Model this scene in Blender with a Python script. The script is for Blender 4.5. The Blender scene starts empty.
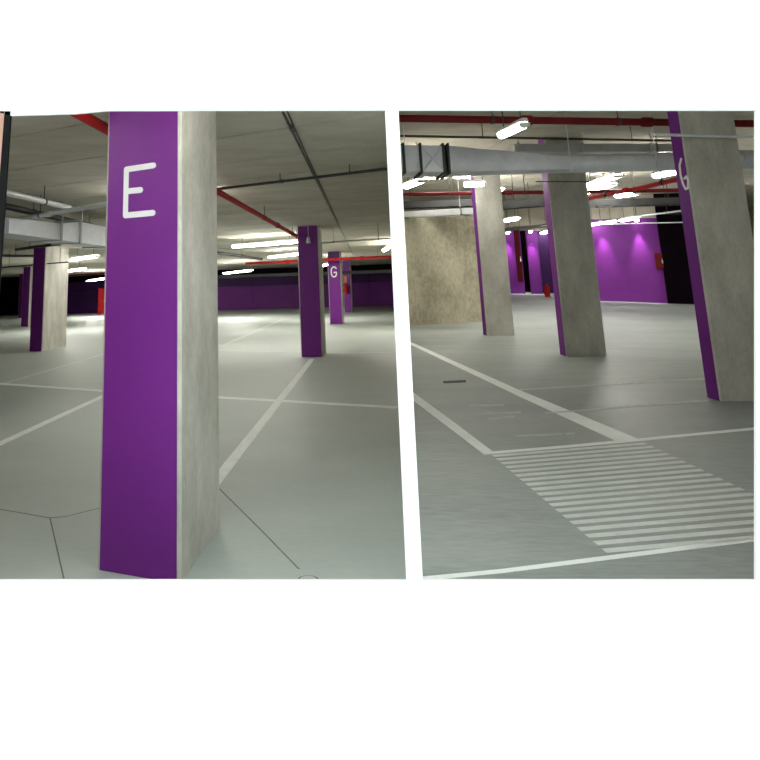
import bpy, math, random
from mathutils import Vector, Matrix

random.seed(7)
scene = bpy.context.scene
COL = scene.collection

# ------------------------------------------------------------------ camera
cam_data = bpy.data.cameras.new('camera')
cam_data.sensor_width = 36.0
cam_data.lens = 28.421
cam_data.shift_x = 0.11842
cam_data.shift_y = -0.25932
cam_data.clip_end = 300
cam = bpy.data.objects.new('camera', cam_data)
COL.objects.link(cam)
cam.matrix_world = Matrix(((0.9995459, 0.0301334, 0.0, 0.0),
                           (0.0051135, -0.1696167, -0.9854968, 0.0),
                           (-0.0296964, 0.9850493, -0.1696938, 1.5),
                           (0, 0, 0, 1)))
scene.camera = cam

# ------------------------------------------------------------------ daylight outside the hall
world = bpy.data.worlds.new('world')
scene.world = world
world.use_nodes = True
bg = world.node_tree.nodes['Background']
bg.inputs['Color'].default_value = (0.88, 1.0, 0.97, 1)
bg.inputs['Strength'].default_value = 1.55

vs = scene.view_settings
vs.view_transform = 'Standard'
vs.look = 'None'
vs.gamma = 1.0
vs.use_curve_mapping = False
vs.exposure = 0.0

LAMP = 50.0          # radiance of the fluorescent tubes
WARM = (1.0, 0.985, 0.91)

# ------------------------------------------------------------------ materials
MATS = {}
def new_mat(name):
    m = bpy.data.materials.new(name); m.use_nodes = True
    nt = m.node_tree
    return m, nt, nt.nodes['Principled BSDF']

def noise_mat(name, c1, c2, scale=3.0, rough=0.7, bump=0.1, metal=0.0, fine=40.0, detail=8, spec=0.5, stretch=(1, 1, 1), lo=0.3, hi=0.7, rough2=None):
    m, nt, b = new_mat(name)
    N, L = nt.nodes, nt.links
    tc = N.new('ShaderNodeTexCoord'); mp = N.new('ShaderNodeMapping')
    mp.inputs['Scale'].default_value = stretch
    L.new(tc.outputs['Object'], mp.inputs['Vector'])
    n1 = N.new('ShaderNodeTexNoise'); n1.inputs['Scale'].default_value = scale; n1.inputs['Detail'].default_value = detail
    n1.inputs['Roughness'].default_value = 0.6
    L.new(mp.outputs['Vector'], n1.inputs['Vector'])
    n2 = N.new('ShaderNodeTexNoise'); n2.inputs['Scale'].default_value = fine; n2.inputs['Detail'].default_value = 4
    L.new(mp.outputs['Vector'], n2.inputs['Vector'])
    r = N.new('ShaderNodeValToRGB')
    r.color_ramp.elements[0].position = lo; r.color_ramp.elements[1].position = hi
    r.color_ramp.elements[0].color = (*c1, 1); r.color_ramp.elements[1].color = (*c2, 1)
    mx = N.new('ShaderNodeMath'); mx.operation = 'MULTIPLY_ADD'
    mx.inputs[1].default_value = 0.25; L.new(n2.outputs['Fac'], mx.inputs[0])
    sc = N.new('ShaderNodeMath'); sc.operation = 'MULTIPLY'; sc.inputs[1].default_value = 0.75
    L.new(n1.outputs['Fac'], sc.inputs[0]); L.new(sc.outputs[0], mx.inputs[2])
    L.new(mx.outputs[0], r.inputs['Fac']); L.new(r.outputs['Color'], b.inputs['Base Color'])
    b.inputs['Roughness'].default_value = rough
    if rough2 is not None:
        mr = N.new('ShaderNodeMapRange'); mr.inputs['From Min'].default_value = 0.3; mr.inputs['From Max'].default_value = 0.7
        mr.inputs['To Min'].default_value = rough; mr.inputs['To Max'].default_value = rough2
        L.new(n1.outputs['Fac'], mr.inputs['Value']); L.new(mr.outputs['Result'], b.inputs['Roughness'])
    b.inputs['Metallic'].default_value = metal
    b.inputs['Specular IOR Level'].default_value = spec
    if bump:
        bp = N.new('ShaderNodeBump'); bp.inputs['Strength'].default_value = bump; bp.inputs['Distance'].default_value = 0.01
        L.new(n2.outputs['Fac'], bp.inputs['Height']); L.new(bp.outputs['Normal'], b.inputs['Normal'])
    MATS[name] = m
    return m

noise_mat('page_white', (0.93, 0.93, 0.93), (0.96, 0.96, 0.96), 2, 0.9, 0.02, spec=0.1)
noise_mat('floor_concrete', (0.38, 0.43, 0.405), (0.52, 0.555, 0.525), 0.9, 0.42, 0.04, fine=24, stretch=(0.6, 1.6, 1), rough2=0.62, spec=0.35)
noise_mat('ramp_concrete', (0.17, 0.20, 0.19), (0.43, 0.455, 0.43), 0.8, 0.40, 0.04, fine=24, stretch=(0.35, 1.8, 1), rough2=0.6, spec=0.35)
noise_mat('joint', (0.07, 0.07, 0.065), (0.11, 0.11, 0.10), 6, 0.9, 0.1)
noise_mat('floor_joint', (0.13, 0.14, 0.135), (0.20, 0.21, 0.20), 6, 0.9, 0.1)
noise_mat('faint_paint', (0.34, 0.38, 0.36), (0.56, 0.60, 0.57), 12, 0.7, 0.05)
noise_mat('line_paint', (0.76, 0.79, 0.77), (0.90, 0.92, 0.90), 5, 0.6, 0.05, lo=0.25, hi=0.6)
noise_mat('worn_paint', (0.50, 0.53, 0.50), (0.70, 0.73, 0.70), 9, 0.7, 0.05)
noise_mat('stripe_paint', (0.56, 0.58, 0.55), (0.74, 0.76, 0.73), 5, 0.65, 0.05)
noise_mat('ceiling_concrete', (0.40, 0.37, 0.30), (0.62, 0.58, 0.49), 1.6, 0.85, 0.15, stretch=(1, 2, 1))
noise_mat('column_concrete', (0.36, 0.345, 0.30), (0.68, 0.66, 0.60), 2.0, 0.8, 0.2, fine=22, stretch=(1.6, 1.6, 0.8))
noise_mat('wall_concrete', (0.15, 0.13, 0.085), (0.56, 0.52, 0.39), 1.0, 0.85, 0.2, fine=16, stretch=(1, 1, 0.7))
noise_mat('purple_paint', (0.155, 0.013, 0.225), (0.195, 0.018, 0.27), 1.3, 0.5, 0.06, spec=0.35)
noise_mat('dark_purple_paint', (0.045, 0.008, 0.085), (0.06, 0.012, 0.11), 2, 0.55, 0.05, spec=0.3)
noise_mat('letter_paint', (0.80, 0.78, 0.80), (0.88, 0.86, 0.88), 8, 0.6, 0.03)
noise_mat('red_paint', (0.42, 0.010, 0.014), (0.52, 0.014, 0.02), 4, 0.6, 0.03, spec=0.2)
noise_mat('dark_red_paint', (0.12, 0.007, 0.009), (0.17, 0.011, 0.013), 4, 0.6, 0.03, spec=0.2)
noise_mat('dark_steel', (0.035, 0.035, 0.037), (0.06, 0.06, 0.06), 5, 0.5, 0.05, metal=0.3)
noise_mat('galvanised', (0.62, 0.65, 0.71), (0.78, 0.81, 0.87), 5, 0.38, 0.05, metal=0.15, fine=12)
noise_mat('grey_pipe', (0.42, 0.43, 0.44), (0.54, 0.55, 0.56), 5, 0.45, 0.03, metal=0.2)
noise_mat('pale_pipe', (0.62, 0.65, 0.68), (0.72, 0.75, 0.78), 5, 0.45, 0.03)
noise_mat('black_rubber', (0.006, 0.006, 0.006), (0.012, 0.012, 0.012), 5, 0.7, 0.03, spec=0.1)
noise_mat('salmon_bezel', (0.46, 0.25, 0.19), (0.56, 0.33, 0.26), 4, 0.8, 0.05)
noise_mat('lamp_housing', (0.62, 0.62, 0.60), (0.7, 0.7, 0.68), 5, 0.5, 0.02)
noise_mat('black_void', (0.004, 0.002, 0.004), (0.007, 0.004, 0.008), 3, 0.95, 0.02, spec=0.02)  # near-black; the dark of openings and far ends put into the colour
noise_mat('orange_sign', (0.70, 0.22, 0.08), (0.78, 0.28, 0.12), 5, 0.6, 0.02)
noise_mat('chrome', (0.6, 0.6, 0.6), (0.7, 0.7, 0.7), 5, 0.25, 0.02, metal=1.0)
m, nt, b = new_mat('tube_glow')
b.inputs['Base Color'].default_value = (0.9, 0.9, 0.9, 1)
b.inputs['Emission Color'].default_value = (*WARM, 1)
b.inputs['Emission Strength'].default_value = LAMP
MATS['tube_glow'] = m
m, nt, b = new_mat('tube_glow_weak')
b.inputs['Base Color'].default_value = (0.9, 0.9, 0.9, 1)
b.inputs['Emission Color'].default_value = (*WARM, 1)
b.inputs['Emission Strength'].default_value = LAMP * 0.3
MATS['tube_glow_weak'] = m

# ------------------------------------------------------------------ mesh helpers
def V(*a): return Vector(a)

def obj(name, verts, faces, mat, parent=None, smooth=False):
    me = bpy.data.meshes.new(name)
    me.from_pydata([tuple(v) for v in verts], [], faces)
    me.validate(); me.update()
    # consistent outward normals
    import bmesh
    bm = bmesh.new(); bm.from_mesh(me)
    bmesh.ops.recalc_face_normals(bm, faces=bm.faces)
    bm.to_mesh(me); bm.free()
    if smooth:
        for p in me.polygons: p.use_smooth = True
        me.set_sharp_from_angle(angle=math.radians(40))
    me.materials.append(MATS[mat])
    o = bpy.data.objects.new(name, me)
    COL.objects.link(o)
    if parent is not None:
        o.parent = parent
        o.matrix_parent_inverse = Matrix.Translation(-Vector(parent.location))
    return o

def thing(name, label, cat, loc=(0, 0, 0), group=None):
    o = bpy.data.objects.new(name, None); COL.objects.link(o)
    o.empty_display_size = 0.1
    o.location = loc
    tag(o, label, cat, group)
    return o

def tag(o, label, cat, group=None):
    o['label'] = label; o['category'] = cat
    if group: o['group'] = group
    return o

def struct(o, label=None):
    o['kind'] = 'structure'
    if label: o['label'] = label
    return o

class MB:
    def __init__(s): s.v, s.f = [], []
    def add(s, verts, faces):
        k = len(s.v); s.v += [Vector(v) for v in verts]; s.f += [tuple(i + k for i in f) for f in faces]; return s
    def prism(s, bottom, top):
        n = len(bottom)
        fs = [tuple(range(n - 1, -1, -1)), tuple(range(n, 2 * n))]
        fs += [(i, (i + 1) % n, n + (i + 1) % n, n + i) for i in range(n)]
        return s.add(list(bottom) + list(top), fs)
    def box(s, c, ax, ay, az):            # centre and three half-axis vectors
        c, ax, ay, az = Vector(c), Vector(ax), Vector(ay), Vector(az)
        b = [c - ax - ay - az, c + ax - ay - az, c + ax + ay - az, c - ax + ay - az]
        return s.prism(b, [p + az * 2 for p in b])
    def tube(s, pts, r, seg=10, caps=True):
        pts = [Vector(p) for p in pts]
        rings = []
        for i, p in enumerate(pts):
            a = pts[max(i - 1, 0)]; c = pts[min(i + 1, len(pts) - 1)]
            d = (c - a).normalized()
            up = Vector((0, 0, 1)) if abs(d.z) < 0.95 else Vector((1, 0, 0))
            x = d.cross(up).normalized(); y = x.cross(d).normalized()
            rr = r[i] if isinstance(r, (list, tuple)) else r
            rings.append([p + x * rr * math.cos(2 * math.pi * k / seg) + y * rr * math.sin(2 * math.pi * k / seg) for k in range(seg)])
        vs_, fs = [], []
        for ring in rings: vs_ += ring
        for i in range(len(rings) - 1):
            for k in range(seg):
                a, b_ = i * seg + k, i * seg + (k + 1) % seg
                fs.append((a, b_, b_ + seg, a + seg))
        if caps:
            fs.append(tuple(range(seg))); fs.append(tuple((len(rings) - 1) * seg + k for k in range(seg)))
        return s.add(vs_, fs)
    def loft(s, rings, caps=True):
        n = len(rings[0]); vs_, fs = [], []
        for r in rings: vs_ += r
        for i in range(len(rings) - 1):
            for k in range(n):
                a, b_ = i * n + k, i * n + (k + 1) % n
                fs.append((a, b_, b_ + n, a + n))
        if caps:
            fs.append(tuple(range(n))); fs.append(tuple((len(rings) - 1) * n + k for k in range(n)))
        return s.add(vs_, fs)
    def build(s, name, mat, parent=None, smooth=False): return obj(name, s.v, s.f, mat, parent, smooth)

RA, RB = -0.029996, 0.055893             # slope of the ramp on the right
def rz(x, y): return RA * x + RB * y
HL, HR = 2.80, 3.25                       # ceiling heights of the level hall and of the ramp

# ------------------------------------------------------------------ the setting
FY = 2.68                                 # inner face of the page margin, built as a white wall
FT = 0.015
def front(poly, mb):
    """polygon on the inner face, extruded towards the outside"""
    mb.prism([Vector(p) for p in poly], [Vector(p) - Vector((0, FT, 0)) for p in poly])

XL, XR, ZT, ZB = -22.0, 18.0, 6.0, -0.02
lt, rt = V(XL, FY, ZT), V(XR, FY, ZT)
lb, rb = V(XL, FY, ZB), V(XR, FY, ZB)
o1 = [V(*p) for p in ((-1.372, 2.680, 2.342), (-1.370, 2.680, 0.363), (0.423, 2.680, 0.313), (0.449, 2.680, 2.285), (-0.824, 2.680, 2.323), (-0.986, 2.680, 2.313), (-1.278, 2.680, 2.313))]
o2 = [V(*p) for p in ((0.509, 2.680, 2.283), (0.488, 2.680, 0.312), (1.832, 2.680, 0.275), (2.148, 2.680, 2.232))]
w = MB()
front([lt, lb, V(o1[1].x, FY, ZB), o1[1], o1[0], V(o1[0].x, FY, ZT)], w)
front([V(o1[0].x, FY, ZT), o1[0], o1[6], o1[5], o1[4], o1[3], o2[0], V(o2[0].x, FY, ZT)], w)
front([o1[1], V(o1[1].x, FY, ZB), V(o2[1].x, FY, ZB), o2[1], o1[2]], w)
front([o1[3], o1[2], o2[1], o2[0]], w)
front([o2[1], V(o2[1].x, FY, ZB), V(o2[2].x, FY, ZB), o2[2]], w)
front([V(o2[0].x, FY, ZT), o2[0], o2[3], V(o2[3].x, FY, ZT)], w)
front([V(o2[3].x, FY, ZT), o2[3], o2[2], V(o2[2].x, FY, ZB), rb, rt], w)
struct(w.build('wall_front', 'page_white'), 'white page margin built as a wall with two wide openings into the garage')

# screen bezel as leaning dark and salmon strips at the edge of the first opening
t = MB(); front([(-1.306, 2.680, 2.335), (-1.278, 2.680, 2.334), (-1.309, 2.680, 0.359), (-1.350, 2.680, 0.360)], t)
struct(t.build('trim_1', 'black_rubber'), 'narrow black leaning bezel strip at the far left edge')
t = MB(); front([(-1.376, 2.680, 2.338), (-1.307, 2.680, 2.335), (-1.351, 2.680, 0.360), (-1.378, 2.680, 0.361)], t)
struct(t.build('trim_2', 'salmon_bezel'), 'thin salmon pink bezel strip beside the black one at the left edge')

f = MB(); f.box((-2, -2.7, -0.03), (20, 0, 0), (0, 5.365, 0), (0, 0, 0.03))
struct(f.build('floor_margin', 'page_white'), 'lower white page margin built as a plain floor before the wall')

MX = 0.1815                               # the middle wall runs along x = MX * y
def mx(y): return MX * y
def lfar(x): return 42.5 - 0.14 * x       # far wall of the level hall
floor = MB()
poly = [(XL, FY), (mx(FY), FY), (mx(42), 42.2), (8.6, 42.2), (8.6, lfar(8.6)), (XL, lfar(XL))]
floor.prism([V(x, y, -0.15) for x, y in poly], [V(x, y, 0) for x, y in poly])
floor = struct(floor.build('floor', 'floor_concrete'), 'polished grey concrete floor of the level parking hall')
ramp = MB()
RY = 31.0
poly = [(mx(FY), FY), (XR, FY), (XR, RY), (mx(RY), RY)]
ramp.prism([V(x, y, rz(x, y) - 0.15) for x, y in poly], [V(x, y, rz(x, y)) for x, y in poly])
ramp = struct(ramp.build('floor_ramp', 'ramp_concrete'), 'polished grey concrete floor beyond the second opening')

# ceilings: a backing slab and the single planks below it
ceil = MB()
poly = [(XL, FY), (mx(FY) - 0.03, FY), (mx(42) - 0.03, 42), (XL, lfar(XL))]
ceil.prism([V(x, y, HL + 0.07) for x, y in poly], [V(x, y, HL + 0.17) for x, y in poly])
ceil = struct(ceil.build('ceiling', 'joint'), 'concrete plank ceiling of the level parking hall')
U = V(0.906, -0.423, 0); W_ = V(0.121, 0.9926, 0)
def plank(corners, mat, parent, zf, th):
    c = MB().prism([V(x, y, zf(x, y)) for x, y in corners], [V(x, y, zf(x, y) + th) for x, y in corners])
    return c.build('ceiling_plank', mat, parent)
def clip_poly(poly, inside, cut):
    out = []
    for i in range(len(poly)):
        a, b_ = poly[i - 1], poly[i]
        ia, ib = inside(a), inside(b_)
        if ia != ib: out.append(cut(a, b_))
        if ib: out.append(b_)
    return out
def half(poly, nx, ny, c):               # keep nx*x + ny*y <= c
    g = lambda p: nx * p[0] + ny * p[1] - c
    return clip_poly(poly, lambda p: g(p) <= 1e-9, lambda a, b_: (a[0] + (b_[0] - a[0]) * g(a) / (g(a) - g(b_)), a[1] + (b_[1] - a[1]) * g(a) / (g(a) - g(b_))))
org = V(0.0, 4.85, 0)                     # one joint crosses the hall axis here
GAP = 0.013
def left_planks():
    for j in range(-12, 48):
        for (s0, s1) in ((-30, -14), (-14, -5.0), (-5.0, 0.02), (0.02, 10.0)):
            a = org + W_ * (j + GAP) ; b_ = org + W_ * (j + 1 - GAP)
            q = [a + U * (s0 + GAP), a + U * (s1 - GAP), b_ + U * (s1 - GAP), b_ + U * (s0 + GAP)]
            q = [(p.x, p.y) for p in q]
            q = half(q, -1, 0, 22); q = half(q, 0, -1, -FY); q = half(q, 1, -MX, -0.05); q = half(q, 0.14, 1, 42.5)
            if len(q) >= 3: plank(q, 'ceiling_concrete', ceil, lambda x, y: HL, 0.07)
left_planks()
cr = MB()
poly = [(mx(FY) + 0.04, FY), (XR, FY), (XR, RY), (mx(RY) + 0.04, RY)]
cr.prism([V(x, y, rz(x, y) + HR + 0.07) for x, y in poly], [V(x, y, rz(x, y) + HR + 0.17) for x, y in poly])
cr = struct(cr.build('ceiling_ramp', 'joint'), 'concrete plank ceiling beyond the second opening')
for j in range(0, 24):
    for (s0, s1) in ((0, 3.4), (3.4, 9.5), (9.5, 19)):
        y0, y1 = FY + j * 1.25 + GAP, FY + (j + 1) * 1.25 - GAP
        q = [(s0 + GAP, y0), (s1 - GAP, y0), (s1 - GAP, y1), (s0 + GAP, y1)]
        q = half(q, -1, MX, -0.05); q = half(q, 1, 0, XR); q = half(q, 0, 1, RY)
        if len(q) >= 3: plank(q, 'ceiling_concrete', cr, lambda x, y: rz(x, y) + HR, 0.07)

# side, middle and back walls
def wall(name, pts, mat, label, z0=-0.1, z1=5.6):
    m_ = MB().prism([V(x, y, z0) for x, y in pts], [V(x, y, z1) for x, y in pts])
    return struct(m_.build(name, mat), label)
wall('wall_left', [(XL - 0.2, FY), (XL, FY), (XL, 46), (XL - 0.2, 46)], 'wall_concrete', 'concrete side wall of the level hall')
wall('wall_right', [(XR, FY), (XR + 0.2, FY), (XR + 0.2, RY + 0.2), (XR, RY + 0.2)], 'wall_concrete', 'concrete side wall of the ramp')
wall('wall_middle', [(mx(5.2) - 0.02, 5.2), (mx(5.2) + 0.02, 5.2), (mx(43) + 0.02, 43), (mx(43) - 0.02, 43)], 'wall_concrete', 'thin concrete wall between the two halls')
wall('wall_ramp_end', [(mx(RY), RY), (XR, RY), (XR, RY + 0.2), (mx(RY), RY + 0.2)], 'black_void', 'dark far end beyond the purple walls')

# far wall of the level hall: bays of purple below and a dark band above
far = MB()
far.prism([V(XL, lfar(XL), 0), V(9, lfar(9), 0), V(9, lfar(9) + 0.2, 0), V(XL, lfar(XL) + 0.2, 0)],
          [V(XL, lfar(XL), HL), V(9, lfar(9), HL), V(9, lfar(9) + 0.2, HL), V(XL, lfar(XL) + 0.2, HL)])
far = struct(far.build('wall_back', 'black_void'), 'far wall of the level hall painted purple under a dark band')
def far_panel(x0, x1, z0, z1, mat, name):
    a, b_ = V(x0 + .01, lfar(x0) - 0.002, 0), V(x1 - .01, lfar(x1) - 0.002, 0)
    n = V(-0.139, -0.99, 0) * 0.04
    q = [a, b_, b_ + n, a + n]
    MB().prism([p + V(0, 0, z0) for p in q], [p + V(0, 0, z1) for p in q]).build(name, mat, far)
xs = [-19.6, -16.8, -14.0, -11.2, -8.4, -5.6, -2.8, 0.0, 2.6, 5.2, 7.6]
for i in range(len(xs) - 1):
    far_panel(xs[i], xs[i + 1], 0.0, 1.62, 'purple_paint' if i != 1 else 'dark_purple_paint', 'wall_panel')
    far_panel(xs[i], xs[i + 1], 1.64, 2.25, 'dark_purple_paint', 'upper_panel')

# ------------------------------------------------------------------ floor markings
def strip(name, pts, width, mat, parent, zf, th=0.0015):
    """painted strip of even width along floor points"""
    pts = [V(p[0], p[1], 0) for p in pts]
    L_, R_ = [], []
    for i, p in enumerate(pts):
        d = (pts[min(i + 1, len(pts) - 1)] - pts[max(i - 1, 0)]).normalized()
        n = V(-d.y, d.x, 0) * width / 2
        L_.append(p + n); R_.append(p - n)
    ring = L_ + R_[::-1]
    return quad(name, [(p.x, p.y) for p in ring], mat, parent, zf, th)
def quad(name, ring, mat, parent, zf, th=0.0015):
    return MB().prism([V(x, y, zf(x, y)) for x, y in ring], [V(x, y, zf(x, y) + th) for x, y in ring]).build(name, mat, parent)
lev = lambda x, y: 0.0
def xy(*pts): return [(p[0], p[1]) for p in pts]
strip('painted_line', [(-0.745, 4.384, 0.000), (0.346, 12.892, 0.000)], 0.105, 'line_paint', floor, lev)
strip('painted_line', [(-1.996, 9.173, 0.000), (-1.074, 8.756, 0.000), (1.226, 7.708, 0.000)], 0.13, 'line_paint', floor, lev, 0.002)
strip('painted_line', [(-5.549, 10.955, 0.000), (-5.081, 10.713, -0.000), (-3.008, 9.640, 0.000), (-1.996, 9.173, 0.000)], 0.13, 'line_paint', floor, lev, 0.002)
strip('painted_line', [(-3.074, 6.239, 0.000), (-3.051, 6.498, 0.000), (-2.832, 9.038, 0.000), (-2.735, 10.170, 0.000)], 0.11, 'line_paint', floor, lev)
strip('painted_line', [(-5.046, 10.364, 0.000), (-4.690, 14.969, 0.000), (-4.472, 17.851, 0.000)], 0.12, 'worn_paint', floor, lev)
strip('painted_line', [(-1.865, 15.192, 0.000), (0.113, 14.301, 0.000)], 0.2, 'worn_paint', floor, lev)
strip('painted_line', [(0.788, 14.008, 0.000), (2.113, 13.541, 0.000)], 0.2, 'worn_paint', floor, lev)
strip('painted_line', [(-1.924, 16.334, 0.000), (-0.559, 28.370, 0.000)], 0.16, 'worn_paint', floor, lev)
for pts in ([(-0.631, 4.940, 0.000), (-0.240, 4.060, 0.000), (-0.014, 3.534, -0.000)], [(-2.182, 4.605, 0.000), (-2.040, 4.545, 0.000), (-1.696, 4.388, 0.000)], [(-1.696, 4.388, 0.000), (-1.256, 3.478, 0.000)], [(-1.696, 4.388, 0.000), (-1.594, 4.407, 0.000), (-1.408, 4.551, 0.000)]):
    strip('floor_joint', pts, 0.008, 'floor_joint', floor, lev, 0.001)

# ramp lines
quad('painted_line', xy((1.929, 10.453, 0.526), (2.437, 6.839, 0.309), (2.750, 5.103, 0.203), (2.537, 5.064, 0.207), (2.325, 6.543, 0.296), (1.869, 10.142, 0.511)), 'line_paint', ramp, rz)
quad('painted_line', xy((1.234, 6.919, 0.350), (1.409, 5.397, 0.259), (1.468, 4.830, 0.226), (1.382, 4.750, 0.224), (1.308, 5.368, 0.261), (1.163, 6.550, 0.331)), 'line_paint', ramp, rz)
quad('painted_line', xy((1.398, 4.800, 0.226), (2.035, 4.950, 0.216), (2.755, 5.140, 0.205), (4.004, 5.475, 0.186), (3.949, 5.404, 0.184), (2.716, 5.073, 0.202), (2.009, 4.893, 0.213), (1.381, 4.748, 0.224)), 'line_paint', ramp, rz, 0.002)
quad('painted_line', xy((2.328, 5.929, 0.262), (4.196, 6.430, 0.234), (4.145, 6.355, 0.231), (2.303, 5.870, 0.259)), 'faint_paint', ramp, rz)
quad('painted_line', xy((2.460, 6.901, 0.312), (4.891, 7.493, 0.272), (4.840, 7.419, 0.269), (2.437, 6.839, 0.309)), 'faint_paint', ramp, rz)
quad('painted_line', xy((0.523, 3.050, 0.155), (0.942, 3.124, 0.146), (1.589, 3.271, 0.135), (2.445, 3.466, 0.120), (2.407, 3.417, 0.119), (1.566, 3.228, 0.133), (0.929, 3.087, 0.145), (0.516, 3.014, 0.153)), 'line_paint', ramp, rz)
for q in (xy((1.701, 6.219, 0.297), (2.052, 6.237, 0.287), (2.027, 6.167, 0.284), (1.680, 6.150, 0.293)), xy((1.736, 5.923, 0.279), (2.120, 5.975, 0.270), (2.092, 5.900, 0.267), (1.714, 5.853, 0.276)),
          xy((1.730, 5.732, 0.268), (1.998, 5.820, 0.265), (1.973, 5.753, 0.262), (1.711, 5.673, 0.266)), xy((1.785, 5.220, 0.238), (2.201, 5.287, 0.230), (2.176, 5.232, 0.227), (1.766, 5.166, 0.236)), xy((2.227, 5.290, 0.229), (2.317, 5.305, 0.227), (2.291, 5.249, 0.225), (2.202, 5.235, 0.227))):
    quad('worn_mark', q, 'faint_paint', ramp, rz)
# hatched walkway: separate painted stripes
HA, HB = V(*(1.438, 4.718, 0.221)), V(*(1.526, 3.303, 0.139))      # left ends, first and last
HC, HD = V(*(2.738, 5.015, 0.198)), V(*(2.869, 3.527, 0.111))     # right ends
NS = 19
for i in range(NS):
    u = i / (NS - 1)
    p = HA.lerp(HB, u); q = HC.lerp(HD, u)
    strip('hatch_stripe', [p, q], 0.042, 'stripe_paint', ramp, rz)

# ------------------------------------------------------------------ columns
def chamfer(q, d):
    out = []
    for i in range(4):
        p, a, b_ = q[i], q[i - 1], q[(i + 1) % 4]
        out += [p + (a - p).normalized() * d, p + (b_ - p).normalized() * d]
    return out
def column(label, A, B, dvec, top, zf, letter=None, head=None, ch=0.018, base=0.0, group=None, cap=None):
    A, B, d = V(A[0], A[1], 0), V(B[0], B[1], 0), V(*dvec, 0)
    q = [A, B, B + d, A + d]
    z0 = min(zf(p.x, p.y) for p in q) - 0.02
    root = thing('concrete_column', label, 'column', (A + B) / 2 + d / 2 + V(0, 0, z0 + 0.02), group)
    r = chamfer(q, ch)
    MB().prism([V(p.x, p.y, zf(p.x, p.y)) for p in r], [V(p.x, p.y, top) for p in r]).build('shaft', 'column_concrete', root)
    u = (B - A).normalized(); n = -d - u * (-d).dot(u); n.normalize()
    e = ch + 0.004
    a0, b0 = A + u * e, B - u * e
    th = n * 0.004
    zt = top - (head if head else 0.0)
    def slab(z0f, z1, name, mat):
        bt = [a0 + n * 0.0005, b0 + n * 0.0005, b0 + th, a0 + th]
        MB().prism([V(p.x, p.y, z0f(p.x, p.y)) for p in bt], [V(p.x, p.y, z1) for p in bt]).build(name, mat, root)
    slab(lambda x, y: zf(x, y) + 0.002, zt, 'painted_face', 'purple_paint')
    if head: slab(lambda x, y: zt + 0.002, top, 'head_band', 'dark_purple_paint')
    if cap:
        rr = chamfer([p + (p - (A + B) / 2 - d / 2).normalized() * 0.012 for p in q], ch)
        MB().prism([V(p.x, p.y, top - cap) for p in rr], [V(p.x, p.y, top) for p in rr]).build('head_band', 'dark_steel', root)
    if letter:
        strokes, sw = letter
        lm = MB()
        for st in strokes:
            for i in range(len(st) - 1):
                p0, p1 = [A + u * s + V(0, 0, z) for s, z in (st[i], st[i + 1])]
                dd = (p1 - p0).normalized(); side = n.cross(dd).normalized() * sw / 2
                ring = []
                for k in range(7):
                    a = math.pi * k / 6
                    ring.append(p1 + side * math.cos(a) + dd * sw / 2 * math.sin(a))
                for k in range(7):
                    a = math.pi * k / 6
                    ring.append(p0 - side * math.cos(a) - dd * sw / 2 * math.sin(a))
                lm.prism([p + n * 0.0045 for p in ring], [p + n * (0.0065 + 0.00008 * i) for p in ring])
        lo = lm.build('painted_letter', 'letter_paint', root)
        lo['label'] = 'white painted letter'
    return root

def arc(cx, cz, rx, rz_, a0, a1, n=12):
    return [(cx + rx * math.cos(math.radians(a0 + (a1 - a0) * i / n)), cz + rz_ * math.sin(math.radians(a0 + (a1 - a0) * i / n))) for i in range(n + 1)]

# near column with the letter E
E_A, E_B = (-1.124, 3.600), (-0.629, 3.408)
E_letter = ([[(0.347, 2.227), (0.155, 2.222), (0.154, 1.944), (0.346, 1.945)],
             [(0.154, 2.088), (0.258, 2.088)]], 0.035)
column('large purple and concrete column close by, marked with the letter E', E_A, E_B, (0.115, 0.77), HL, lev, E_letter)
column('purple column on the level floor behind a white line, meeting the thin red pipe', (0.123, 13.307, 0.000), (0.589, 13.186, 0.000), (0.11, 0.72), HL, lev)
G_letter = ([[(0.355, 2.14), (0.30, 2.20), (0.22, 2.20), (0.155, 2.12), (0.14, 1.98), (0.17, 1.86), (0.245, 1.81), (0.33, 1.84), (0.365, 1.93), (0.355, 1.99), (0.26, 1.985)]], 0.055)
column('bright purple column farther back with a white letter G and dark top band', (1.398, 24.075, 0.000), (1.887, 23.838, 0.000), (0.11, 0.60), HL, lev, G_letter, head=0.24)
column('distant purple column behind the lettered one, carrying an orange sign', (2.769, 33.528, 0.000), (3.158, 33.256, 0.000), (0.1, 0.5), HL, lev)
column('dark purple and pale concrete column under the grey duct at the left', (-7.062, 16.423, 0.000), (-6.671, 16.314, 0.000), (0.06, 1.55), HL, lev)
column('distant violet column just left of the dark purple one', (-12.968, 29.136, 0.000), (-12.530, 28.936, 0.000), (-0.05, 0.8), HL, lev, head=0.0)
column('farthest violet column peeping out at the left edge', (-17.909, 39.700, 0.000), (-17.560, 39.499, -0.000), (-0.05, 0.6), HL, lev)

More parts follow.
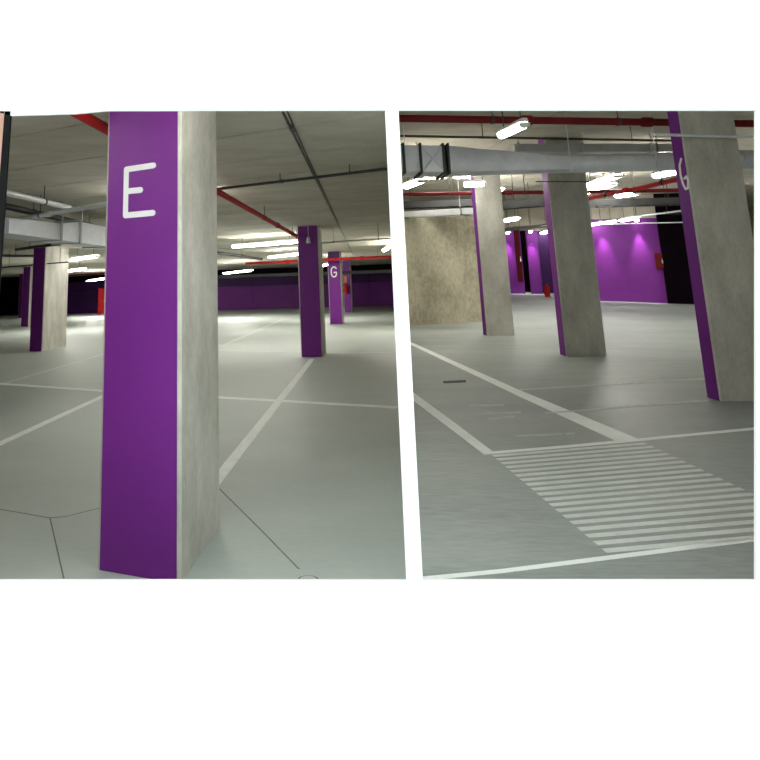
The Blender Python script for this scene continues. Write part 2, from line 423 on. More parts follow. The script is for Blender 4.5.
# columns on the ramp: purple narrow side, broad concrete front
def rcol(label, A, B, w, ang, letter=None, head=None, cap=None):
    d = (w * math.cos(math.radians(ang)), w * math.sin(math.radians(ang)))
    top = rz((A[0] + B[0]) / 2, (A[1] + B[1]) / 2) + HR + 0.0
    return column(label, A, B, d, top, rz, letter, head, ch=0.012, cap=cap)
rcol('concrete column with thin purple edge in front of the stained concrete wall', (3.428, 11.248, 0.526), (3.462, 11.117, 0.518), 0.52, 6, cap=0.0)
rcol('broad concrete column with purple edge in the middle, under the round duct', (3.903, 9.167, 0.395), (3.899, 8.946, 0.383), 0.625, 7)
G2 = ([[(0.119, 2.738), (0.087, 2.678), (0.081, 2.568), (0.097, 2.466), (0.121, 2.407), (0.157, 2.412), (0.172, 2.496), (0.156, 2.538), (0.128, 2.521)]], 0.027)
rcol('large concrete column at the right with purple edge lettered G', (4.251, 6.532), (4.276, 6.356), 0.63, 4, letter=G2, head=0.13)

# ------------------------------------------------------------------ ramp walls at the back
cw = MB()
a, b_ = V(*(2.176, 12.513, 0.634)), V(*(4.151, 13.333, 0.621)); a.z = b_.z = 0
d = (b_ - a).normalized(); n = V(-d.y, d.x, 0) * 0.25
q = [a, b_, b_ + n, a + n + d * 0.12]
cw.prism([V(p.x, p.y, rz(p.x, p.y)) for p in q], [V(p.x, p.y, rz(p.x, p.y) + 2.32) for p in q])
struct(cw.build('wall_concrete', 'wall_concrete'), 'stained brownish concrete wall beside the white strip')

def ramp_wall(name, A, B, h, mat, label=None, parent=None, th=0.2, zlo=0.0):
    A, B = V(A[0], A[1], 0), V(B[0], B[1], 0)
    d = (B - A).normalized(); n = V(-d.y, d.x, 0) * th
    q = [A, B, B + n, A + n]
    o = MB().prism([V(p.x, p.y, rz(p.x, p.y) + zlo) for p in q], [V(p.x, p.y, rz(p.x, p.y) + h) for p in q]).build(name, mat, parent)
    if parent is None: struct(o, label)
    return o
pw = ramp_wall('wall_purple', (9.188, 19.000, 0.786), (11.013, 18.060, 0.679), 2.52, 'purple_paint', 'violet wall washed by two lamps right of the middle column')
pw2 = ramp_wall('wall_violet', (7.319, 22.189, 1.021), (8.386, 22.090, 0.983), 2.28, 'purple_paint', 'violet wall bay left of the dark doorway between two columns')
pw3 = ramp_wall('wall_violet_bay', (8.582, 22.039, 0.974), (8.953, 21.937, 0.958), 2.28, 'purple_paint', 'bright violet wall bay right of the dark doorway')
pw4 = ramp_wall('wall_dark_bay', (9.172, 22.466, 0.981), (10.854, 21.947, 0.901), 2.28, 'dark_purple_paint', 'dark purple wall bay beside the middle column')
ramp_wall('wall_upper', (9.188, 19.000, 0.786), (11.013, 18.060, 0.679), HR, 'ceiling_concrete', 'concrete beam above the violet wall', zlo=2.525)
ramp_wall('wall_upper_back', (7.355, 22.296, 1.026), (10.906, 22.051, 0.905), HR, 'ceiling_concrete', 'concrete beam above the violet bays and the doorway', zlo=2.285, th=0.15)
ramp_wall('door_1', (8.751, 23.018, 1.024), (8.962, 23.019, 1.018), 2.27, 'black_void', 'doorway between two violet wall bays, its dark painted as a black slab', th=0.06)  # black slabs carry the shade inside the doorway and the recess
ramp_wall('door_2', (10.945, 17.922, 0.673), (12.542, 17.465, 0.600), 2.62, 'black_void', 'wide opening right of the violet wall, its dark painted as a black slab', th=0.08)
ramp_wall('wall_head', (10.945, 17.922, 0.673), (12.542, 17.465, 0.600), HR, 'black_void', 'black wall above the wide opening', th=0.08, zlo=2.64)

# ------------------------------------------------------------------ lamps
def lamp(label, P, Q, width=0.13, group=None, glow='tube_glow', ceil_z=None):
    P, Q = Vector(P), Vector(Q)
    c = (P + Q) / 2; d = (Q - P); L = d.length; d.normalize()
    s = d.cross(V(0, 0, 1)).normalized(); up = s.cross(d).normalized()
    root = thing('fluorescent_lamp', label, 'lamp', c, group)
    hw = width / 2
    # housing: trapezium profile
    def ring(p, pts): return [p + s * x + up * z for x, z in pts]
    hp = [(-hw * .7, 0.012), (hw * .7, 0.012), (hw * 0.45, 0.05), (-hw * 0.45, 0.05)]
    MB().loft([ring(c - d * L / 2, hp), ring(c + d * L / 2, hp)]).build('housing', 'lamp_housing', root)
    pp = [(hw * 0.92 * math.cos(math.radians(-20 + 220 * k / 10)), -0.01 - 0.05 * math.sin(math.radians(-20 + 220 * k / 10))) for k in range(11)]
    MB().loft([ring(c - d * (L / 2 - 0.03), pp), ring(c + d * (L / 2 - 0.03), pp)]).build('diffuser', glow, root)
    for sg in (-1, 1):
        e = c + d * sg * (L / 2 - 0.012)
        MB().loft([ring(e - d * 0.014, [(hw * 1.02 * math.cos(math.pi * k / 8), -0.001 - 0.056 * math.sin(math.pi * k / 8)) for k in range(9)]),
                   ring(e + d * 0.014, [(hw * 1.02 * math.cos(math.pi * k / 8), -0.001 - 0.056 * math.sin(math.pi * k / 8)) for k in range(9)])]).build('end_cap', 'lamp_housing', root)
    if ceil_z is not None:
        for sg in (-0.35, 0.35):
            p = c + d * L * sg
            MB().tube([p + up * 0.05, V(p.x, p.y, ceil_z(p.x, p.y) + 0.004)], 0.006, 6).build('hanger', 'dark_steel', root)
    return root
cl = lambda x, y: HL
crz = lambda x, y: rz(x, y) + HR
# level hall, visible ones
lamp('long bright fluorescent lamp left of the nearer purple column', (-1.565, 15.999, 2.600), (0.203, 14.760, 2.600), 0.16, ceil_z=cl)
lamp('bright fluorescent lamp ending behind the nearer purple column', (-0.825, 22.411, 2.600), (0.335, 20.464, 2.600), 0.2, ceil_z=cl)
lamp('low fluorescent lamp in front of the far purple wall', (-3.607, 32.309, 2.300), (-1.936, 28.190, 2.300), 0.3, ceil_z=cl)
lamp('small fluorescent lamp glimpsed between the two purple columns', (1.296, 28.555, 2.400), (1.590, 25.630, 2.400), 0.25, ceil_z=cl)
lamp('fluorescent lamp seen end-on beside the white strip', (3.125, 20.505, 2.620), (2.893, 17.051, 2.620), 0.14, ceil_z=cl)
lamp('fluorescent lamp below the grey duct, right of pale column', (-6.459, 17.852, 2.500), (-5.412, 16.716, 2.500), 0.2, glow='tube_glow_weak', ceil_z=cl)
lamp('second fluorescent lamp beside the pale column, lower in view', (-10.103, 25.956, 2.400), (-7.940, 23.033, 2.400), 0.26, ceil_z=cl)
lamp('far fluorescent lamp beside the red cabinet at the back', (-13.110, 39.026, 2.250), (-10.771, 34.421, 2.250), 0.3, ceil_z=cl)
# level hall, unseen row added to light the near column and ceiling
for x in (-4.6, -2.1, 0.0):
    lamp('unseen fill lamp added just inside the white wall above the first opening', V(x - 0.6, 3.05, 2.70), V(x + 0.6, 3.05, 2.70), 0.13, 'fill lamps added above the first opening', 'tube_glow_weak', ceil_z=cl)
# level hall, lamps added out of sight behind the near column for more light
for x, y in ((-1.62, 7.8), (-2.75, 12.8), (-3.6, 17), (-4.8, 22), (-5.7, 27), (-6.7, 31), (-7.9, 36)):
    lamp('added fill lamp in the row hidden behind the near column', V(x - 0.6, y + 0.25, 2.66), V(x + 0.6, y - 0.25, 2.66), 0.14, 'fill lamps added behind the near column', ceil_z=cl)
# ramp
lamp('short fluorescent lamp above the big duct, nearest on the ramp', (2.345, 6.464, 3.091), (2.387, 5.872, 3.057), 0.11, glow='tube_glow_weak', ceil_z=crz)
lamp('fluorescent lamp under the square duct beside the white strip', (1.960, 10.022, 3.121), (2.034, 9.178, 3.072), 0.16, ceil_z=crz)
lamp('long pale fluorescent lamp over the column before the concrete wall', (3.107, 10.645, 3.222), (3.470, 10.490, 3.202), 0.13, ceil_z=crz)
lamp('fluorescent lamp between two columns above the violet bay', (5.705, 15.976, 3.072), (5.672, 15.029, 3.020), 0.2, ceil_z=crz)
lamp('fluorescent lamp touching the violet bay left of the doorway', (10.228, 28.930, 3.480), (9.358, 25.786, 3.331), 0.25, glow='tube_glow_weak', ceil_z=crz)
lamp('fluorescent lamp over the dark doorway', (10.289, 27.292, 3.417), (9.175, 22.849, 3.202), 0.25, glow='tube_glow_weak', ceil_z=crz)
lamp('fluorescent lamp beside the edge of the middle column', (9.939, 24.160, 3.272), (8.832, 20.692, 3.112), 0.25, glow='tube_glow_weak', ceil_z=crz)
lamp('left of the two lamps at the top of the violet wall', (9.350, 18.846, 3.133), (8.964, 16.597, 3.019), 0.17, glow='tube_glow_weak', ceil_z=crz)
lamp('right of the two lamps at the top of the violet wall', (9.552, 17.308, 3.101), (9.132, 15.813, 3.030), 0.2, glow='tube_glow_weak', ceil_z=crz)
lamp('small fluorescent lamp between the red pipes', (7.430, 13.544, 3.314), (7.489, 12.852, 3.274), 0.18, ceil_z=crz)
lamp('pale fluorescent lamp under the round duct beside the lettered column', (6.001, 9.729, 3.124), (6.003, 9.068, 3.087), 0.14, ceil_z=crz)
for x in (1.7, 4.9):  # unseen lamps added to brighten the faces of the ramp columns
    lamp('unseen fill lamp added just inside the white wall above the second opening', V(x - 0.5, 3.3, rz(x, 3.3) + 2.90), V(x + 0.5, 3.3, rz(x, 3.3) + 2.90), 0.13, 'fill lamps added above the second opening', 'tube_glow_weak', ceil_z=crz)
for x, y in ((6.75, 13.0), (9.0, 9.5), (12.5, 14.5), (6.1, 11.6), (4.75, 14.0)):  # lamps added behind the columns to brighten the ramp floor
    lamp('added fill lamp in the ramp row hidden behind the columns', V(x, y - 0.6, rz(x, y) + 2.9), V(x, y + 0.6, rz(x, y) + 2.9), 0.24, 'fill lamps added behind the ramp columns', ceil_z=crz)
lamp('fluorescent lamp behind the stained concrete wall, left one', (2.597, 11.793, 3.581), (3.084, 11.592, 3.555), 0.16, ceil_z=crz)
lamp('fluorescent lamp behind the stained concrete wall, right one', (3.194, 11.639, 3.555), (3.954, 11.444, 3.521), 0.16, ceil_z=crz)
# wall washers: battens end-on to the violet walls
def washer(label, A, B, h):
    A, B = Vector(A), Vector(B); d = V(B.x - A.x, B.y - A.y, 0).normalized(); n = V(d.y, -d.x, 0)
    p = A + V(0, 0, h)
    root = lamp(label, p + n * 0.05, p + n * 0.34, 0.14, glow='tube_glow_weak', ceil_z=crz)
    ld = bpy.data.lights.new('wash_light', 'SPOT'); ld.energy = 230; ld.color = WARM
    ld.spot_size = math.radians(40); ld.spot_blend = 0.9; ld.shadow_soft_size = 0.05
    lo = bpy.data.objects.new('wash_light', ld); COL.objects.link(lo)
    lo.location = p + n * 0.16 - V(0, 0, 0.07)
    lo.parent = root; lo.matrix_parent_inverse = Matrix.Translation(-Vector(root.location))
    lo.rotation_euler = (V(0, 0, -1) - n * 0.10).to_track_quat('-Z', 'Y').to_euler()
washer('short lamp set end-on against the violet wall, left wash of light', (9.667, 18.737, 0.757), (11.013, 18.060, 0.679), 2.42)
washer('short lamp set end-on against the violet wall, right wash of light', (10.540, 18.304, 0.707), (11.013, 18.060, 0.679), 2.46)
washer('short lamp against the violet bay left of the dark doorway', (7.935, 22.140, 0.999), (8.386, 22.090, 0.983), 2.20)
washer('short lamp against the bright violet bay right of the doorway', (8.723, 21.988, 0.967), (8.953, 21.937, 0.958), 2.24)

# ------------------------------------------------------------------ pipes
def pipe(name, label, pts, r, mat, couplings=(), hangers=(), cz=None, seg=12, cat='pipe'):
    pts = [Vector(p) for p in pts]
    root = thing(name, label, cat, (pts[0] + pts[-1]) / 2)
    MB().tube(pts, r, seg).build('pipe_run', mat, root, True)
    tot = pts[-1] - pts[0]; d = tot.normalized()
    for t_ in couplings:
        p = pts[0] + tot * t_
        MB().tube([p - d * r * 1.6, p - d * r * 1.1, p + d * r * 1.1, p + d * r * 1.6], [r * 1.12, r * 1.35, r * 1.35, r * 1.12], seg).build('coupling', mat, root, True)
    for t_ in hangers:
        p = pts[0] + tot * t_
        h = MB().tube([p - d * 0.012, p + d * 0.012], r * 1.18, seg).build('clamp', 'dark_steel', root, True)
        MB().tube([p + V(0, 0, r), V(p.x, p.y, cz(p.x, p.y) + 0.004)], 0.006, 6).build('hanger_rod', 'dark_steel', root)
    return root
pipe('sprinkler_pipe', 'red sprinkler pipe running back past the lettered column to the next one', [(-1.331, 3.405, 2.600), (0.169, 13.826, 2.600)], 0.037, 'red_paint', (0.72,), (0.3, 0.60, 0.9), cl)
pipe('ceiling_pipe', 'thin black pipe crossing the ceiling plank joints', [(-1.055, 7.335, 2.700), (1.085, 6.243, 2.700)], 0.017, 'dark_steel', (0.45,), (0.44, 0.8), cl)
pipe('conduit', 'thin grey conduit crossing the top of the nearer purple column', [(-1.926, 15.072, 2.450), (2.162, 12.834, 2.450)], 0.016, 'grey_pipe', (), (0.5, 0.7, 0.93), cl)
pipe('sprinkler_pipe', 'red pipe far back behind the column lettered G', [(-1.857, 24.194, 2.450), (3.682, 21.874, 2.450)], 0.05, 'red_paint', (0.3, 0.8), (0.2, 0.9), cl)
pipe('ceiling_pipe', 'dark pipe far back left of the nearer purple column', [(-2.388, 18.675, 2.600), (-1.202, 23.985, 2.600)], 0.05, 'dark_steel', (), (0.5,), cl)
pipe('conduit', 'pale grey pipe rising across the grey duct toward the E column', [(-4.235, 8.563, 2.520), (-2.085, 6.936, 2.520)], 0.030, 'pale_pipe', (0.5,), (0.43,), cl)
pipe('conduit', 'grey pipe descending behind the pale pipe above the duct', [(-3.123, 6.277, 2.600), (-2.902, 7.817, 2.600)], 0.038, 'grey_pipe', (), (0.6,), cl)
pipe('ceiling_pipe', 'dark band on top of the grey duct, drawn as a tube', [(-3.674, 7.402, 2.620), (-3.341, 11.026, 2.620)], 0.045, 'dark_steel', (), (0.25, 0.75), cl)  # round dark run along the top of the duct
pipe('ceiling_pipe', 'black pipe far back at the left edge below the duct', [(-7.581, 15.419, 2.500), (-6.895, 16.094, 2.500)], 0.035, 'dark_steel', (), (0.5,), cl)
pipe('ceiling_pipe', 'dark pipe passing behind the dark purple column', [(-6.529, 14.228, 2.550), (-4.809, 12.790, 2.550)], 0.035, 'dark_steel', (), (0.3,), cl)
pipe('ceiling_pipe', 'thin dark pipe across the face of the dark purple column', [(-8.870, 18.079, 2.300), (-5.881, 15.827, 2.300)], 0.018, 'dark_steel', (), (0.2, 0.9), cl)
pipe('ceiling_pipe', 'dark red pipe far back right of the pale column', [(-12.104, 31.118, 2.350), (-8.490, 27.849, 2.350)], 0.05, 'dark_red_paint', (), (0.5,), cl)
# long cable run along the ceiling joint
pipe('conduit', 'thin black cable running lengthwise along the ceiling joint', [(-0.026, 4.156, 2.785), (0.155, 5.713, 2.785), (0.641, 9.697, 2.785), (2.700, 26.811, 2.785)], 0.009, 'dark_steel', seg=6, cat='cable')
bx = MB(); p = V(*(0.030, 4.780, 2.780)); bx.box(p, W_ * 0.06, U * 0.02, V(0, 0, 0.02))
tag(bx.build('junction_box', 'dark_steel'), 'small dark junction box on the ceiling cable', 'box')
# ramp pipes
pipe('sprinkler_pipe', 'thick dark red pipe along the top of the second opening', [(1.135, 6.803, 3.406), (6.287, 7.178, 3.273)], 0.045, 'dark_red_paint', (0.33, 0.62), (0.25, 0.55, 0.93), crz)
pipe('ceiling_pipe', 'thin black pipe between the red pipe and the big duct', [(1.358, 7.823, 3.447), (5.626, 8.224, 3.341)], 0.017, 'dark_steel', (), (0.3, 0.8), crz)
pipe('sprinkler_pipe', 'dark red pipe crossing behind the two ramp columns', [(1.988, 11.619, 3.210), (7.433, 10.790, 3.000)], 0.036, 'dark_red_paint', (0.4,), (0.2, 0.45, 0.8), crz)
pipe('sprinkler_pipe', 'brighter red pipe slanting up behind the lettered column', [(5.590, 11.508, 2.976), (5.489, 9.323, 2.856), (5.314, 7.828, 2.778)], 0.036, 'red_paint', (0.5,), (0.3, 0.8), crz)
pipe('conduit', 'pale bluish conduit across the large lettered column', [(3.932, 6.280, 2.989), (5.474, 6.280, 2.897)], 0.017, 'pale_pipe')
pipe('conduit', 'thin pale cable in front of the violet wall lamps', [(5.283, 12.748, 2.604), (7.471, 11.051, 2.444)], 0.01, 'pale_pipe', seg=6, cat='cable')
pipe('conduit', 'grey pipe slanting between the two ramp columns', [(6.230, 16.814, 3.473), (5.774, 13.138, 3.281)], 0.03, 'grey_pipe', (), (0.5,), crz)
pipe('conduit', 'thin dark wire across the face of the middle column', [(3.224, 7.765, 2.757), (4.238, 7.804, 2.729)], 0.008, 'dark_steel', seg=6, cat='cable')
pipe('ceiling_pipe', 'greenish grey pipe above the violet bays', [(7.616, 21.931, 3.297), (7.734, 17.526, 3.048)], 0.06, 'grey_pipe', (), (0.4,), crz)
pipe('conduit', 'pale pipe high above the black opening', [(9.735, 16.707, 3.142), (9.446, 13.804, 2.988)], 0.025, 'pale_pipe', (), (0.5,), crz)

# cable trays
def tray(label, P, Q, w_, h_, cz):
    P, Q = Vector(P), Vector(Q)
    d = (Q - P).normalized(); s = V(-d.y, d.x, 0).normalized(); c = (P + Q) / 2; L = (Q - P).length
    root = thing('cable_tray', label, 'cable tray', c)
    for sg in (-1, 1):
        MB().box(c + s * sg * w_ / 2, d * L / 2, s * 0.006, V(0, 0, h_ / 2)).build('rail', 'dark_steel', root)
    n = int(L / 0.3)
    for i in range(n):
        MB().box(P + d * (i + 0.5) * L / n - V(0, 0, h_ * 0.4), d * 0.02, s * (w_ / 2 - 0.008), V(0, 0, 0.008)).build('rung', 'dark_steel', root)
    for k, off in enumerate((-0.25, 0.0, 0.22)):
        MB().tube([P + s * off * w_ - V(0, 0, h_ * 0.15), Q + s * off * w_ - V(0, 0, h_ * 0.15)], h_ * 0.17, 8).build('cable', 'black_rubber', root)
    for t_ in (0.2, 0.75):
        p = P.lerp(Q, t_) + s * (w_ / 2 + 0.012)
        MB().tube([p - V(0, 0, h_ / 2), V(p.x, p.y, cz(p.x, p.y) + 0.004)], 0.006, 6).build('hanger_rod', 'dark_steel', root)
tray('black cable tray in front of the concrete wall top', (2.233, 13.010, 3.160), (3.758, 12.212, 3.070), 0.3, 0.13, crz)
tray('black cable tray behind the first ramp column', (4.299, 12.371, 3.012), (4.965, 11.148, 2.924), 0.3, 0.16, crz)
tray('black cable tray above the violet wall', (6.532, 13.106, 3.087), (8.465, 12.336, 2.986), 0.35, 0.14, crz)
tray('dark cable tray far back at the foot of the ceiling, level hall', (-3.457, 26.623, 2.000), (4.182, 25.298, 2.000), 0.4, 0.12, cl)

# ------------------------------------------------------------------ ducts
def rect_ring(p, d, w_, h_, n=16):
    s = V(-d.y, d.x, 0).normalized()          # towards the back
    out = []
    per = [(-1, -1), (1, -1), (1, 1), (-1, 1)]
    for k in range(4):
        a, b2 = per[k], per[(k + 1) % 4]
        for i in range(n // 4):
            t_ = i / (n // 4)
            out.append(p + s * (a[0] + (b2[0] - a[0]) * t_) * w_ / 2 + V(0, 0, (a[1] + (b2[1] - a[1]) * t_) * h_ / 2))
    return out
def round_ring(p, d, r, n=16):
    s = V(-d.y, d.x, 0).normalized()
    return [p + s * r * math.cos(math.radians(225) + 2 * math.pi * k / n) + V(0, 0, r * math.sin(math.radians(225) + 2 * math.pi * k / n)) for k in range(n)]
def rod(root, p, z0, z1, mat='grey_pipe', r=0.007):
    MB().tube([V(p.x, p.y, z0), V(p.x, p.y, z1)], r, 6).build('hanger_rod', mat, root)

# big duct on the ramp
DZ = 2.50
b0 = [V(*p) for p in ((1.177, 7.361, 2.876), (1.433, 7.362, 2.869), (1.645, 7.363, 2.862), (1.970, 7.393, 2.854), (3.559, 7.373, 2.805), (5.995, 6.945, 2.708))]
dd = (b0[4] - b0[1]).normalized()
root = thing('air_duct', 'big galvanised air duct crossing in front of the ramp columns, square then round', 'duct', (b0[0] + b0[-1]) / 2)
H0 = 0.335; lift = V(0, 0, H0 / 2)
back = V(-dd.y, dd.x, 0) * 0.2
def sect(name, p, q, w_, h_, mat='galvanised'):
    return MB().loft([rect_ring(p + lift + back, dd, w_, h_), rect_ring(q + lift + back, dd, w_, h_)]).build(name, mat, root)
sect('duct_section', b0[0], b0[1] - dd * 0.015, 0.4, H0)
sect('duct_section', b0[1] + dd * 0.015, b0[2] - dd * 0.015, 0.4, H0)
s2 = sect('duct_section', b0[2] + dd * 0.015, b0[3] - dd * 0.03, 0.4, H0)
# stamped cross on that section
pc0, pc1 = b0[2] + dd * 0.03, b0[3] - dd * 0.045
fo = back * 0 - V(-dd.y, dd.x, 0) * 0.0
for (za, zb) in ((0.02, H0 - 0.02), (H0 - 0.02, 0.02)):
    MB().tube([pc0 + V(0, 0, za) - V(-dd.y, dd.x, 0) * 0.004, pc0.lerp(pc1, .5) + V(0, 0, H0 / 2) - V(-dd.y, dd.x, 0) * 0.012, pc1 + V(0, 0, zb) - V(-dd.y, dd.x, 0) * 0.004], 0.01, 6).build('stiffening_crease', 'galvanised', s2)
def flange(p):
    MB().loft([rect_ring(p - dd * 0.013 + lift + back, dd, 0.46, H0 + 0.055), rect_ring(p + dd * 0.013 + lift + back, dd, 0.46, H0 + 0.055)]).build('flange', 'dark_steel', root)
for p in (b0[1], b0[2], b0[3] - dd * 0.03, b0[3] + dd * 0.03): flange(p)
RR = 0.115
p3 = b0[4] + V(0, 0, RR + 0.02) + back
MB().loft([rect_ring(b0[3] + dd * 0.045 + lift + back, dd, 0.4, H0, 32), round_ring(p3, dd, RR, 32)]).build('transition', 'galvanised', root, True)
p4 = b0[5] + V(0, 0, RR + 0.02) + back
MB().loft([round_ring(p3, dd, RR, 32), round_ring(p4, dd, RR, 32)]).build('round_section', 'galvanised', root, True)
for t_ in (0.12, 0.42, 0.8):
    p = p3.lerp(p4, t_)
    MB().loft([round_ring(p - dd * 0.012, dd, RR + 0.008, 24), round_ring(p + dd * 0.012, dd, RR + 0.008, 24)]).build('joint_band', 'galvanised', root, True)
for px_ in (b0[1].lerp(b0[2], .1), b0[3].lerp(b0[4], 0.97), b0[4].lerp(b0[5], 0.38)):
    p = px_ + back * -0.04
    rod(root, p, p.z + 0.0, crz(p.x, p.y) + 0.004, 'pale_pipe', 0.006)
# smaller duct above and behind it
q0, q1 = V(*(3.295, 8.687, 3.337)), V(*(6.147, 8.702, 3.252))
d2 = (q1 - q0).normalized()
root = thing('air_duct', 'dark grey duct right under the ceiling behind the round duct', 'duct', (q0 + q1) / 2)
MB().loft([rect_ring(q0 + V(0, 0, .06), d2, 0.24, 0.12), rect_ring(q1 + V(0, 0, .06), d2, 0.24, 0.12)]).build('duct_section', 'grey_pipe', root)
for t_ in (0.02, 0.35, 0.7, 0.98):
    p = q0.lerp(q1, t_) + V(0, 0, .06)
    MB().loft([rect_ring(p - d2 * .012, d2, 0.27, 0.15), rect_ring(p + d2 * .012, d2, 0.27, 0.15)]).build('flange', 'grey_pipe', root)
    rod(root, p - V(-d2.y, d2.x, 0) * 0.13, p.z, crz(p.x, p.y) + 0.01)
# flat duct in front of the concrete wall
q0, q1 = V(*(2.200, 12.908, 2.876)), V(*(3.548, 11.527, 2.758))
d2 = (q1 - q0).normalized()
root = thing('air_duct', 'flat pale duct on the concrete wall under the black tray', 'duct', (q0 + q1) / 2)
MB().loft([rect_ring(q0 + V(0, 0, .06), d2, 0.35, 0.12), rect_ring(q1 + V(0, 0, .06), d2, 0.35, 0.12)]).build('duct_section', 'galvanised', root)
for t_ in (0.2, 0.9):
    p = q0.lerp(q1, t_) + V(0, 0, .06)
    MB().loft([rect_ring(p - d2 * .012, d2, 0.38, 0.15), rect_ring(p + d2 * .012, d2, 0.38, 0.15)]).build('flange', 'dark_steel', root)
    rod(root, p - V(-d2.y, d2.x, 0) * 0.2, p.z - 0.05, crz(p.x, p.y) + 0.004)
# grey duct in the level hall, left of the E column
g = [V(*p) for p in ((-3.721, 7.437, 2.250), (-3.520, 8.595, 2.250), (-3.449, 9.173, 2.250), (-3.187, 10.901, 2.250))]
root = thing('air_duct', 'blue-grey sheet metal duct at the left, passing behind the E column', 'duct', (g[0] + g[-1]) / 2)
dg = (g[3] - g[0]).normalized()
def gs(name, p, q, h1, h2):
    return MB().loft([rect_ring(p + V(0, 0, h1 / 2), dg, 0.45, h1), rect_ring(q + V(0, 0, h2 / 2), dg, 0.45, h2)]).build(name, 'galvanised', root)
gs('duct_section', g[0], g[1] - dg * .02, 0.20, 0.235)
gs('transition', g[1] + dg * .02, g[2] - dg * .02, 0.235, 0.32)
gs('duct_section', g[2] + dg * .02, g[3], 0.32, 0.33)
for p, h_ in ((g[1], 0.25), (g[2], 0.33), (g[2].lerp(g[3], .55), 0.335)):
    MB().loft([rect_ring(p - dg * .02 + V(0, 0, h_ / 2), dg, 0.48, h_ + .03), rect_ring(p + dg * .02 + V(0, 0, h_ / 2), dg, 0.48, h_ + .03)]).build('flange', 'grey_pipe', root)
    pr = p + V(dg.y, -dg.x, 0) * 0.25
    rod(root, pr, p.z - 0.01, HL + 0.004)

# ------------------------------------------------------------------ fire gear, signs, drain
def extinguisher(label, P, h=0.5, r=0.08):
    P = Vector(P)
    root = thing('fire_extinguisher', label, 'extinguisher', P)
    MB().tube([P, P + V(0, 0, .02), P + V(0, 0, h * .78), P + V(0, 0, h * .86), P + V(0, 0, h * .9)], [r * .9, r, r, r * .6, r * .3], 14).build('cylinder', 'red_paint', root, True)
    MB().tube([P + V(0, 0, h * .88), P + V(0, 0, h * .97)], r * .28, 8).build('valve', 'dark_steel', root)
    MB().box(P + V(r * .5, 0, h), V(r * .8, 0, 0), V(0, r * .15, 0), V(0, 0, .012)).build('handle', 'dark_steel', root)
    MB().tube([P + V(0, 0, h * .93), P + V(-r * 1.2, 0, h * .85), P + V(-r * 1.4, 0, h * .45), P + V(-r * 1.1, 0, h * .2)], r * .14, 6).build('hose', 'black_rubber', root)
    return root
def cabinet(label, c, w_, h_, d_, mat='red_paint', rotz=0.0):
    c = Vector(c); ax = V(math.cos(rotz), math.sin(rotz), 0); ay = V(-math.sin(rotz), math.cos(rotz), 0)
    root = thing('hose_cabinet', label, 'cabinet', c)
    MB().box(c + V(0, 0, h_ / 2), ax * w_ / 2, ay * d_ / 2, V(0, 0, h_ / 2)).build('body', mat, root)
    dr = MB().box(c + V(0, 0, h_ / 2) - ay * (d_ / 2 + .011), ax * w_ * .46, ay * .01, V(0, 0, h_ * .47)).build('door', mat, root)
    MB().box(c + V(0, 0, h_ / 2) - ay * (d_ / 2 + .03) + ax * w_ * .36, ax * .015, ay * .01, V(0, 0, .07)).build('handle', 'chrome', dr)
p = V(*(-13.130, 41.920, 0.000)); cabinet('tall red fire cabinet on the floor, just left of the E column', (p.x, p.y, 0), 0.5, 1.75, 0.3)
p = V(*(8.869, 20.953, 0.905)); extinguisher('red fire extinguisher on the floor left of the middle column', (V(*(8.507, 20.492, 0.890))), 0.45, 0.09)
# red fire door panel on the violet bay
A_, B_ = V(*(8.061, 21.830, 0.978)), V(*(8.241, 21.780, 0.970))
root = thing('fire_door_leaf', 'dark red door leaf hung in the violet bay', 'door', (A_ + B_) / 2)
dl = (B_ - A_).normalized(); nn = V(-dl.y, dl.x, 0)
MB().box((A_ + B_) / 2 + V(0, 0, 1.42) - nn * .03, dl * (B_ - A_).length / 2, nn * .025, V(0, 0, 1.0)).build('leaf', 'dark_red_paint', root)
MB().box((A_ + B_) / 2 + V(0, 0, 1.25) - nn * .07 + dl * .06, dl * .02, nn * .012, V(0, 0, .09)).build('handle', 'chrome', root)
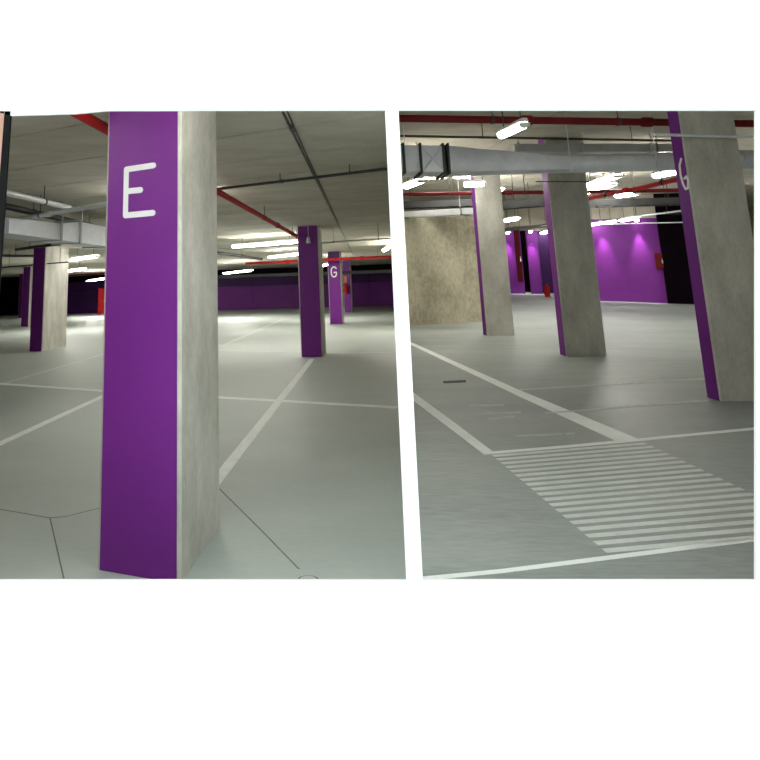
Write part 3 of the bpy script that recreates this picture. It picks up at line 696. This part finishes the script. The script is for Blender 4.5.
# call box with conduit on the violet wall
c = V(*(10.876, 18.000, 1.679)); cabinet('small dark red alarm box on the violet wall edge', (c.x, c.y, c.z), 0.19, 0.46, 0.12, 'dark_red_paint', -0.4)
# sign and extinguisher on the distant column
c = V(*(2.939, 33.400, 1.585))
sg = MB().box(c + V(0, 0, .18), V(.12, -.02, 0), V(0, .01, 0), V(0, 0, .2)).build('wall_sign', 'orange_sign')
tag(sg, 'small orange sign on the distant column behind the letter G', 'sign')
c = V(*(2.885, 33.200, 1.022)); extinguisher('red fire extinguisher hung below the orange sign', c, 0.55, 0.12)
# floor drain
P0 = V(*(1.690, 7.180, 0.351)); P1 = V(*(1.972, 7.245, 0.346)); P2 = V(*(1.992, 7.354, 0.351)); P3 = V(*(1.711, 7.287, 0.356))
root = thing('floor_drain', 'small dark drain grate set in the ramp floor between two white lines', 'drain', (P0 + P2) / 2)
MB().prism([P0, P1, P2, P3], [p + V(0, 0, .002) for p in (P0, P1, P2, P3)]).build('frame', 'dark_steel', root)
for i in range(9):
    t_ = (i + .5) / 9
    a, b_ = P0.lerp(P1, t_), P3.lerp(P2, t_)
    MB().box((a + b_) / 2 + V(0, 0, .005), (b_ - a) * .48, (P1 - P0).normalized() * .008, V(0, 0, .002)).build('bar', 'black_rubber', root)
# round access cover near the sill
c = V(*(0.031, 3.393, 0.000))
root = thing('access_cover', 'small round grey metal cover in the floor at the bottom edge of the first opening', 'cover', c)
MB().tube([c, c + V(0, 0, .006)], 0.055, 20).build('rim', 'dark_steel', root)
MB().tube([c + V(0, 0, .006), c + V(0, 0, .009)], 0.045, 20).build('lid', 'grey_pipe', root)

# small pale sensor hanging at the head of the nearer purple column
c = V(*(0.360, 13.000, 2.409))
root = thing('ceiling_sensor', 'small pale sensor hanging before the nearer purple column head', 'sensor', c)
MB().tube([c, c + V(0, 0, .1), c + V(0, 0, .14)], [0.05, 0.035, 0.012], 10).build('sensor_body', 'pale_pipe', root, True)
MB().tube([c + V(0, 0, .13), V(c.x, c.y, HL + .004)], 0.008, 6).build('stem', 'grey_pipe', root)
